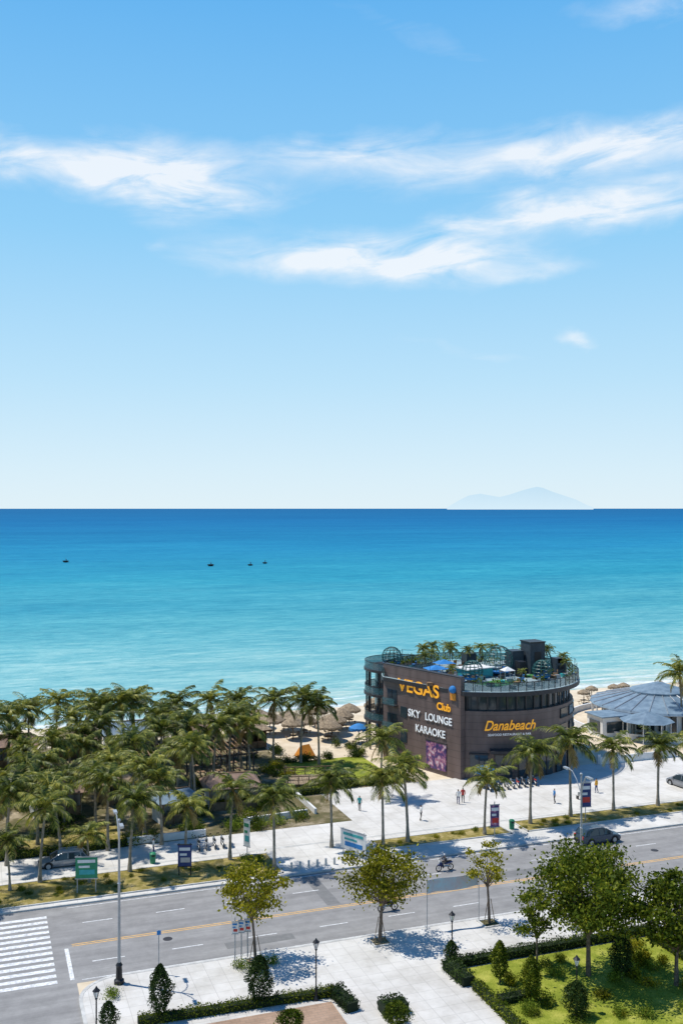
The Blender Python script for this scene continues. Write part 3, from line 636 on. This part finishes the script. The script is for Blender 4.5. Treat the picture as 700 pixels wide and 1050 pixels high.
b.tube([(x,y,13.4-(0.35 if i%2 else 0)) for i,(x,y) in enumerate(pp)],0.02,4,0,False)
for s in(0.1,0.35,0.6): 
    q=wp(s,12.9,0.2); b.tube([q,q+Vector((0,0,1.6))],0.03,4,0)
b.done('light_masts',['black'],E)

# ------------------------------------------------------------------ round pavilion
E2=empty('beach_pavilion',(101,131,0))
b=MB(); b.lathe((0,0,0),[(8.6,0),(8.6,3.4)],32,0); b.done('wall',['white'],E2)
b=MB(); b.lathe((0,0,0),[(10.6,3.2),(10.4,3.5),(4.4,5.0),(4.4,5.3),(0.01,6.6)],24,0)
for k in range(24):
    a=R(15*k); b.tube([(10.5*math.cos(a),10.5*math.sin(a),3.52),(4.4*math.cos(a),4.4*math.sin(a),5.1)],0.07,4,1)
b.done('conical_roof',['roofgrey','steel'],E2)
b=MB()
for k in range(32):
    a=R(11.25*k); b.box((8.65*math.cos(a),8.65*math.sin(a),1.6),(0.1,1.1,2.2),0,a); b.tube([(10.2*math.cos(a),10.2*math.sin(a),0),(10.2*math.cos(a),10.2*math.sin(a),3.3)],0.1,6,1)
b.done('windows_and_posts',['glass','white'],E2)
b=MB(); b.lathe((0,0,0),[(14,0),(14,0.9),(13.7,0.9),(13.7,0)],40,0); b.lathe((-9,-9,0),[(4,2.9),(0.01,4.2)],8,1); b.lathe((3,-12.5,0),[(3.6,2.7),(0.01,3.9)],8,1)
for cx,cy,r_ in((-9,-9,3.4),(3,-12.5,3.0)):
    for k in range(8): a=R(45*k); b.tube([(cx+r_*math.cos(a),cy+r_*math.sin(a),0),(cx+r_*math.cos(a),cy+r_*math.sin(a),3)],0.08,5,0)
    for k in range(6): a=R(60*k+20); b.box((cx+1.7*math.cos(a),cy+1.7*math.sin(a),0.6),(0.8,0.8,0.1),3,a)
b.box((-12,-4,1.5),(5,4,3),0); b.box((-12,-4,3.08),(5.6,4.6,0.16),1); b.box((-12,-6.05,1.5),(3.6,0.12,1.6),4); b.box((-14.55,-4,1.5),(0.12,2.6,1.6),4)
b.done('terrace_and_kiosks',['white','roofgrey','white','wood','glass'],E2)

# ------------------------------------------------------------------ garden restaurant on the left
E3=empty('pergola_restaurant',(25,127,0.15))
b=MB()
for i in range(7):
    for j in range(4): b.box((-8+i*2.6,-5+j*3.4,1.4),(0.16,0.16,2.8),0)
for j in range(4): b.box((-0.2,-5+j*3.4,2.88),(16.6,0.14,0.2),0)
for i in range(26): b.box((-8.2+i*0.65,0.1,3.05),(0.12,11.2,0.12),1)
b.done('pergola_frame',['dark','wood'],E3)
b=MB()
for i in range(6):
    for j in range(3):
        x,y=-6.8+i*2.6+random.uniform(-.3,.3),-3.4+j*3.3
        b.box((x,y,0.72),(1.0,0.8,0.06),0); b.box((x,y,0.35),(0.1,0.1,0.7),1)
        for sx in(-1,1): b.box((x+sx*0.85,y,0.42),(0.42,0.42,0.06),1); b.box((x+sx*1.04,y,0.7),(0.05,0.42,0.5),1); b.box((x+sx*0.85,y,0.2),(0.08,0.08,0.4),1)
b.done('tables_and_chairs',['wood','dark'],E3)
def shack(x,y,w_,d_,h,roof,rot=0):
    E=empty('beach_shack',(x,y,0.1),rot); b=MB()
    for s in(-1,1): b.box((s*(w_/2-.06),0,h/2),(0.12,d_-.1,h),0)
    b.box((0,d_/2-.06,h/2),(w_-.26,0.12,h),0); b.box((0,-d_/2+.1,0.5),(w_-.26,0.12,1.0),1)
    for k in range(4): b.box((-w_/2+.1+k*(w_-.2)/3,-d_/2-.04,h/2),(0.1,0.1,h),1)
    b.done('walls_and_counter',['white' if roof!='thatch' else 'wood','wood'],E)
    b=MB(); e=.6; rh=w_*.18
    P=[(-w_/2-e,-d_/2-e,h),(w_/2+e,-d_/2-e,h),(w_/2+e,d_/2+e,h),(-w_/2-e,d_/2+e,h),(-w_/2-e+1,0,h+d_*.28),(w_/2+e-1,0,h+d_*.28)]
    b.add(P,[(0,1,5,4),(2,3,4,5),(1,2,5),(3,0,4)],0); b.box((0,0,h+d_*.28+.02),(w_+2*e-2,.2,.1),1); b.box((0,0,h-.05),(w_+2*e,d_+2*e,.08),1)
    b.done('hipped_roof',[roof,'wood'],E)
for a in [(4,139,6,4,2.8,'roofbrown'),(12.5,141,5.5,4,2.6,'thatch'),(20,141.5,7,4.5,2.8,'roofgrey'),(29,140.5,6,4,2.6,'roofbrown'),(36,137.5,4,3.5,2.6,'thatch',.2),(8,115,5,4,2.6,'roofbrown',.1),(15,117.5,4,3.4,2.5,'thatch',.4),(27,111,5.5,4,2.6,'roofbrown',-.1),(20,108,4,3,2.5,'roofgrey',.2)]: shack(*a)
def hut(x,y,r,h,name='thatched_umbrella',m='thatch',hh=2.3):
    b=MB(); b.tube([(0,0,0),(0,0,hh+h)],[0.08,0.06],6,1)
    n=18; vs=[]; 
    pr=[(r,hh-0.1),(r*0.97,hh),(r*0.5,hh+h*0.62),(0.02,hh+h)]
    b.lathe((0,0,0),pr,n,0)
    for k in range(n*2): a=R(180/n*k+5); b.box(((r-.03)*math.cos(a),(r-.03)*math.sin(a),hh-0.12-random.uniform(0,.15)),(0.06,r*0.15,0.3),0,a)
    b.box((0,0,0.6),(1.0,1.0,0.06),1)
    for sx,sy in((1,0),(-1,0),(0,1),(0,-1)): b.box((sx*0.95,sy*0.95,0.4),(0.4,0.4,0.06),1); b.box((sx*0.95,sy*0.95,0.2),(0.06,0.06,0.4),1)
    b.done(name,[m,'wood'],loc=(x,y,0.0),rot=random.random()*3)
for x,y in((43.4,140),(46,142.8),(49.8,141),(52.5,143.9),(44.5,146),(49.4,147),(55,147.5),(41,144),(48,137.5),(60,149),(36,147),(40.3,149)): hut(x,y,random.uniform(1.4,2.3),random.uniform(.8,1.3),hh=random.uniform(2.0,2.6))
hut(51.6,134.5,1.4,0.6,'beach_umbrella','blue'); hut(57.6,107.6,1.2,0.5,'beach_umbrella','blue')
for i in range(22):
    x=62+i*3.4+random.uniform(-.8,.8); y=random.choice([148,151.5])+random.uniform(-.6,.6); hut(x,y,1.1,0.5,'thatched_umbrella','thatch',2.0)
E4=empty('wooden_walkway',(38.6,117.2,0.15),R(-12))
b=MB()
for i in range(22): b.box((-3+i*0.3,0,0.25),(0.26,4.4,0.1),0)
for y in(-2.2,2.2):
    for i in range(6): b.box((-3+i*1.28,y,0.75),(0.12,0.12,1.1),1)
    b.box((0.2,y,1.25),(6.6,0.1,0.1),1); b.box((0.2,y,0.8),(6.6,0.06,0.06),1)
b.box((0.2,0,0.1),(6.4,4.2,0.18),1)
b.done('deck_boards_and_rail',['thatch','wood'],E4)
b=MB(); b.add([(-1.1,-1.0,0),(1.1,-1.0,0),(1.1,1.0,0),(-1.1,1.0,0),(-.8,0,1.5),(.8,0,1.5)],[(0,1,5,4),(2,3,4,5),(1,2,5),(3,0,4)],0)
b.box((0,-1.0,0.4),(0.5,0.06,0.8),1); b.done('garden_tent',['orange','yellow'],loc=(41.8,129.5,0.17),rot=0.4)
b=MB(); b.box((18,101.4,0.5),(8,0.25,0.7),0); b.box((30.5,104,0.5),(7,0.25,0.7),0,0.1); b.box((35,108,0.45),(0.25,7,0.6),0); b.done('low_white_wall',['white'])
b=MB(); b.box((83,112,0.6),(12,0.3,0.95),0); b.box((98,112.6,0.6),(14,0.3,0.95),0)
for i in range(10): b.box((77+i*3,112.2,0.75),(0.4,0.4,1.3),0)
b.done('boundary_wall',['white'])

# ------------------------------------------------------------------ street furniture
def street_lamp(x,y,side=1,H=11.5):
    b=MB(); b.lathe((0,0,0),[(0.01,0),(0.36,0),(0.36,0.25),(0.24,0.35),(0.2,1.2),(0.25,1.3),(0.13,1.5)],12,1)
    b.tube([(0,0,1.4),(0,0,H*0.6),(0,0,H)],[0.12,0.09,0.06],8,0)
    b.lathe((0,0,H*0.62),[(0.07,-.1),(0.14,0),(0.07,.1)],8,0)
    for s,l in((side,1.9),(-side,0.9)):
        b.tube([(0,0,H-1.6),(s*0.5*0.0,s*l*0.35,H-0.5),(0,s*l*0.7,H+0.05),(0,s*l,H+0.1)],0.045,6,0)
        b.box((0,s*(l+0.3),H+0.1),(0.26,0.75,0.12),0); b.box((0,s*(l+0.33),H+0.02),(0.2,0.6,0.05),2)
    b.sphere((0,0,H+0.12),0.12,0,6)
    b.done('street_lamp',['steel','black','bulb'],loc=(x,y,0.13),smooth=False)
street_lamp(9.4,72.1); street_lamp(47.3,71.4); street_lamp(85,71.4)
def park_lamp(x,y,h=4.0):
    b=MB(); b.lathe((0,0,0),[(0.01,0),(0.2,0),(0.17,0.15),(0.1,0.3),(0.09,0.8),(0.05,0.9),(0.045,h-0.7),(0.1,h-0.62),(0.05,h-0.55)],10,0)
    b.lathe((0,0,h-0.55),[(0.08,0),(0.2,0.42),(0.2,0.44)],6,1); b.lathe((0,0,h-0.12),[(0.27,0),(0.1,0.16),(0.02,0.3)],6,0)
    for k in range(6): a=R(60*k); b.tube([(0.08*math.cos(a),0.08*math.sin(a),h-0.55),(0.21*math.cos(a),0.21*math.sin(a),h-0.12)],0.015,4,0)
    b.done('park_lamp',['black','bulb'],loc=(x,y,0.13))
park_lamp(21.8,65.0,4.1); park_lamp(33.2,67.1,3.6); park_lamp(7.0,64.6,3.4); park_lamp(37.8,57.6,3.6); park_lamp(50.8,66.9,3.8)
def sign(name,x,y,rot,w_,h_,z0,mats,posts=2,kind=0):
    b=MB(); t=z0+h_
    if posts==2:
        for s in(-1,1): b.tube([(s*w_*0.42,0.05,0),(s*w_*0.42,0.05,t+0.1)],0.05,6,0)
    else: b.tube([(0,0.06,0),(0,0.06,t+0.3)],0.05,6,0)
    b.box((0,0,z0+h_/2),(w_,0.06,h_),1); 
    for zz in(z0,t): b.box((0,0,zz),(w_+0.1,0.12,0.07),0)
    if kind==0:
        b.box((0,-0.04,z0+h_*0.8),(w_*0.8,0.03,h_*0.14),2); b.box((-w_*0.1,-0.04,z0+h_*0.55),(w_*0.5,0.03,h_*0.1),2); b.box((0.05,-0.04,z0+h_*0.3),(w_*0.7,0.03,h_*0.22),3)
    b.done(name,mats,loc=(x,y,0.14),rot=rot)
sign('green_information_sign',8.9,89.9,R(-15),1.9,1.9,1.3,['steel','green','white','teal'])
sign('dark_notice_sign',17.8,91,R(-18),1.25,2.0,0.9,['black','navy','white','steel'])
sign('billboard',34.2,90.6,R(-62),3.2,1.9,0.5,['steel','white','teal','blue'])
sign('banner_sign',49.9,91.0,R(-10),0.95,2.3,1.0,['steel','poster','white','red'],1)
sign('banner_sign',61.5,92.0,R(-10),1.2,2.6,1.6,['steel','navy','white','red'],1)
sign('banner_sign',24.6,94.6,R(-60),0.8,2.6,0.8,['steel','white','green','teal'],1)
sign('bus_stop_sign',76,92,R(-10),0.9,1.2,2.2,['steel','blue','white','white'],1)
for dx in(-0.5,0,0.5): sign('small_traffic_sign',18.5+dx,72.8+0.1*dx,R(-20),0.42,0.9,2.0,['steel','white','blue','red'],1)
b=MB(); b.tube([(0,0,0),(0,0,3.2)],0.04,6,0); b.box((0,-0.05,3.0),(0.3,0.04,0.3),1); b.done('traffic_sign',['steel','blue'],loc=(12.3,72.6,0.13))
b=MB()
for x in(0,4.7): b.tube([(x,0,0),(x,0,4.1)],0.035,6,0)
for i in range(10):
    x0,x1=i*0.47,(i+1)*0.47; f=lambda x:0.12*math.sin(x*1.7)
    b.add([(x0,f(x0),2.9),(x1,f(x1),2.9),(x1,f(x1),3.95),(x0,f(x0),3.95)],[(0,1,2,3)],1)
M['bannercloth']=mat('banner_cloth',(0.42,0.55,0.60),0.8,(0.50,0.42,0.42),1.5)
b.done('hanging_banner',['steel','bannercloth'],loc=(33.8,72.8,0.13),rot=0.02)
for i in range(12):
    b=MB(); b.lathe((0,0,0),[(0.01,0),(0.12,0),(0.1,0.55),(0.13,0.62),(0.0,0.72)],8,0); b.done('bollard',['conc'],loc=(27.5+i*0.85,89.2,0.14))
for x,y in((52.8,92.6),(15.6,95.4)):
    b=MB(); b.lathe((0,0,0),[(0.01,0),(0.25,0),(0.3,0.85),(0.32,0.9),(0.2,1.0),(0.01,1.05)],10,0); b.box((0,-0.28,0.75),(0.3,0.06,0.14),1); b.done('litter_bin',['green','black'],loc=(x,y,0.14))
def bench(x,y,rot):
    b=MB()
    for k in range(3): b.box((0,-0.15+k*0.15,0.45),(1.5,0.12,0.05),0)
    for k in range(2): b.box((0,0.26,0.65+k*0.16),(1.5,0.05,0.12),0)
    for s in(-1,1): b.box((s*.6,0,.22),(.08,.45,.44),1); b.box((s*.6,.28,.6),(.06,.06,.5),1)
    b.done('park_bench',['conc','black'],loc=(x,y,0.14),rot=rot)
bench(44.5,67.2,0); bench(66,99.5,R(180))

# ------------------------------------------------------------------ vehicles
def car(name,x,y,rot,paint,suv=True):
    E=empty(name,(x,y,0.02),rot); W=0.92; rf=1.68 if suv else 1.45; zb=1.05 if suv else 0.92
    st=[(-2.3,zb-0.2,.78),(-2.2,zb,.88),(-1.5,zb+.02,.92),(0,zb,.93),(0.95,zb-.03,.92),(1.6,zb-.10,.91),(2.1,zb-.22,.86),(2.32,zb-.42,.74)]
    b=MB(); k=9; vs=[]
    for px,zt,w_ in st:
        q=[(-w_*.93,.26),(-w_,.5),(-w_,zt-.25),(-w_*.97,zt-.08),(0,zt+.02),(w_*.97,zt-.08),(w_,zt-.25),(w_,.5),(w_*.93,.26)]
        vs+= [(px,a,c) for a,c in q]
    fs=[]
    for i in range(len(st)-1):
        for j in range(k-1): fs.append((i*k+j,(i+1)*k+j,(i+1)*k+j+1,i*k+j+1))
        fs.append((i*k+k-1,(i+1)*k+k-1,(i+1)*k,i*k))
    fs+= [tuple(range(k)),tuple((len(st)-1)*k+j for j in range(k))[::-1]]
    b.add(vs,fs,0); b.done('body',[paint],E)
    b=MB(); ct=[(-2.12,zb+.03,.80),(-1.75,rf-.1,.66),(-0.9,rf,.70),(0.15,rf-.02,.70),(0.55,rf-.14,.68),(1.25,zb+.0,.82)]
    vs=[]; k=6
    for px,zt,w_ in ct:
        vs+=[(px,-.86,zb-.06),(px,-w_,zt-.05),(px,-w_*.85,zt),(px,w_*.85,zt),(px,w_,zt-.05),(px,.86,zb-.06)]
    for i in range(5):
        for j in range(5):
            g=1 if (j in(0,4) or i in(0,4)) else 0
            b.add([vs[i*k+j],vs[(i+1)*k+j],vs[(i+1)*k+j+1],vs[i*k+j+1]],[(0,1,2,3)],g)
    for s in(-1,1):
        for x0,z0,x1,z1 in((0.55,rf-.1,1.25,zb),(-0.35,rf,-0.35,zb),(-1.45,rf,-1.55,zb),(-1.75,rf-.1,-2.12,zb)): b.tube([(x0,s*.70,z0-.03),(x1,s*.875,z1)],0.04,5,0)
        b.box((-0.5,s*.66,rf+.03),(1.9,0.05,0.05),2); b.box((0.95,s*1.0,zb+.02),(0.14,0.22,0.14),0)
    b.done('cabin',[paint,'glass','steel'],E)
    b=MB()
    for wx in(-1.38,1.42):
        for s in(-1,1):
            for a0,r_,m_,t in((0,.36,0,.24),(0,.22,1,.26)):
                vs=[];n=18
                for q in(-t/2,t/2):
                    for i in range(n): an=6.2832*i/n; vs.append((wx+r_*math.cos(an),s*.82+q,.36+r_*math.sin(an)))
                b.add(vs,[(i,(i+1)%n,n+(i+1)%n,n+i) for i in range(n)]+[tuple(range(n)),tuple(range(n,2*n))[::-1]],m_)
            vs=[(wx+.43*math.cos(R(a)),s*.931,.36+.43*math.sin(R(a))) for a in range(0,181,15)]+[(wx+.37*math.cos(R(a)),s*.931,.36+.37*math.sin(R(a))) for a in range(180,-1,-15)]
            b.add(vs,[tuple(range(len(vs)))],0)
    b.done('wheels',['rubber','steel'],E)
    b=MB()
    for s in(-1,1): b.box((2.2,s*.6,zb-.38),(.18,.36,.16),0); b.box((-2.27,s*.66,zb-.2),(.1,.24,.28),1)
    b.box((2.27,0,.5),(.12,1.1,.22),2); b.box((-2.28,0,.45),(.12,1.5,.22),2); b.box((0,0,.27),(4.2,1.7,.1),2)
    b.done('lights_and_bumpers',['bulb','red','rubber'],E)
    return E
car('suv_car',59.1,86.3,R(2),'carpaint'); car('parked_car',7.6,97.9,R(178),'carpaint2',False); car('parked_car',80.5,99.5,R(95),'carpaint2')

def skin_person(name,joints,edges,radii,shirt,trousers,loc,rot,waist=0.9,neck=1.48,hairz=1.62,helmet=None,parent=None):
    me=bpy.data.meshes.new(name); me.from_pydata(joints,edges,[]); o=bpy.data.objects.new(name,me); link(o)
    md=o.modifiers.new('s','SKIN')
    for i,r_ in enumerate(radii): me.skin_vertices[0].data[i].radius=(r_,r_)
    me.skin_vertices[0].data[0].use_root=True
    sb=o.modifiers.new('u','SUBSURF'); sb.levels=1
    bpy.context.view_layer.update()
    m2=bpy.data.meshes.new_from_object(o.evaluated_get(bpy.context.evaluated_depsgraph_get())); bpy.data.objects.remove(o)
    m2.materials.clear()
    for m_ in(shirt,trousers,'skin',helmet or 'hair'): m2.materials.append(M[m_])
    for p in m2.polygons:
        z=p.center.z; x,y=p.center.x,p.center.y
        p.material_index=3 if (z>hairz or (z>hairz-0.1 and x<-0.03)) else 2 if z>neck else 0 if z>waist else 1
        if abs(y)>0.27 and z<waist+0.25: p.material_index=2
        p.use_smooth=True
    o=bpy.data.objects.new(name,m2); o.location=loc; o.rotation_euler=(0,0,rot); return link(o,parent)
J=[(0,0,.93),(0,0,1.15),(0,0,1.38),(0,0,1.5),(0,0,1.58),(.01,0,1.70),(0,.19,1.38),(.02,.26,1.12),(.08,.27,.88),(0,-.19,1.38),(-.02,-.26,1.12),(.02,-.28,.88),(0,.1,.88),(.08,.11,.48),(0,.11,.06),(.16,.12,.03),(0,-.1,.88),(-.02,-.11,.48),(-.18,-.11,.08),(-.04,-.12,.03)]
EJ=[(0,1),(1,2),(2,3),(3,4),(4,5),(2,6),(6,7),(7,8),(2,9),(9,10),(10,11),(0,12),(12,13),(13,14),(14,15),(0,16),(16,17),(17,18),(18,19)]
RJ=[.14,.13,.15,.055,.09,.085,.065,.048,.035,.065,.048,.035,.095,.062,.045,.04,.095,.062,.045,.04]
for x,y,rt,sh,tr in((51.5,102.5,1,'white','navy'),(52.3,102.9,1.2,'red','dark'),(62,99,3,'blue','dark'),(45,98.5,0,'white','dark'),(69,101,2,'yellow','navy'),(16,97.5,0,'white','navy'),(40,104,4,'teal','dark'),(73.5,90,0,'red','navy')):
    skin_person('pedestrian',J,EJ,RJ,sh,tr,(x,y,0.13),rt)
SJ=[(-.15,0,.86),(-.10,0,1.05),(-.02,0,1.28),(.02,0,1.38),(.03,0,1.46),(.05,0,1.58),(-.02,.19,1.26),(.18,.24,1.06),(.42,.27,1.04),(-.02,-.19,1.26),(.18,-.24,1.06),(.42,-.27,1.04),(-.1,.12,.82),(.3,.17,.78),(.18,.17,.36),(.32,.17,.32),(-.1,-.12,.82),(.3,-.17,.78),(.18,-.17,.36),(.32,-.17,.32)]
def motorbike(x,y,rot,paint,rider=None):
    E=empty('motorbike',(x,y,0.02 if y<88 else 0.14),rot); b=MB()
    for wx in(-.62,.62):
        b.tube([(wx+.27*math.cos(6.2832*i/16),0,.29+.27*math.sin(6.2832*i/16)) for i in range(17)],0.05,6,0,False)
        b.lathe((wx,0,.29),[(0.001,-.03),(.06,-.03),(.06,.03),(0.001,.03)],8,1)
        for k in range(6): a=k*math.pi/3; b.tube([(wx,0,.29),(wx+.25*math.cos(a),0,.29+.25*math.sin(a))],0.01,4,1)
    b.tube([(.62,0,.29),(.50,0,.7),(.42,0,1.0)],0.035,6,1); b.tube([(.42,-.3,1.04),(.45,0,1.0),(.42,.3,1.04)],0.02,6,0)
    b.tube([(.38,0,.85),(.1,0,.42),(-.3,0,.45),(-.62,0,.3)],[.07,.1,.1,.04],8,1)
    b.tube([(.45,0,.8),(.3,0,.5),(.1,0,.38)],[.14,.12,.09],8,2); b.tube([(.05,0,.66),(-.4,0,.74),(-.8,0,.74)],[.1,.15,.06],8,2); b.tube([(.1,0,.78),(-.3,0,.82),(-.68,0,.86)],[.08,.13,.07],8,0)
    b.tube([(.75,0,.6),(.62,0,.62),(.48,0,.58)],[.05,.08,.05],6,2); b.tube([(-.2,-.14,.3),(-.8,-.14,.4)],[.03,.05],6,1); b.box((.56,0,.9),(.1,.16,.14),3)
    for s in(-1,1): b.tube([(.42,s*.22,1.04),(.40,s*.3,1.22)],0.01,4,0); b.box((.4,s*.32,1.24),(.02,.12,.08),0)
    b.done('bike',['rubber','steel',paint,'bulb'],E)
    if rider: skin_person('rider',SJ,EJ,RJ,rider,'dark',(0,0,0),0,waist=.95,neck=1.36,hairz=1.47,helmet='white',parent=E)
motorbike(41.0,84.4,R(180),'navy','dark'); motorbike(32.4,77.6,R(0),'dark','navy')
for i in range(9): motorbike(57.5+i*0.8,106.2+0.05*i,R(75+random.uniform(-6,6)),random.choice(['red','navy','steel','white','dark']))
for i in range(5): motorbike(20.5+i*0.8,97.8,R(80+random.uniform(-6,6)),random.choice(['red','navy','steel','white']))
def boat(x,y,s,rot=0):
    E=empty('fishing_boat',(x,y,-0.45),rot); b=MB()
    b.lathe((0,0,0),[(0.01,-.1),(1.0*s,0),(1.45*s,.5*s),(1.5*s,.8*s),(1.38*s,.8*s),(1.2*s,.3*s),(0.01,.2*s)],16,0); b.box((0,0,.6*s),(2.6*s,.4,.08),1)
    b.tube([(0,0,.2),(0,0,2.4*s)],.05,5,1)
    b.done('hull',['dark','wood'],E); skin_person('fisherman',J,EJ,RJ,'navy','dark',(.4,.3,.5),1,parent=E)
for x,y,s in((52,655,1.3),(129.5,583,1.3),(152.9,580,1.0),(167,598,1.0)): boat(x,y,s)
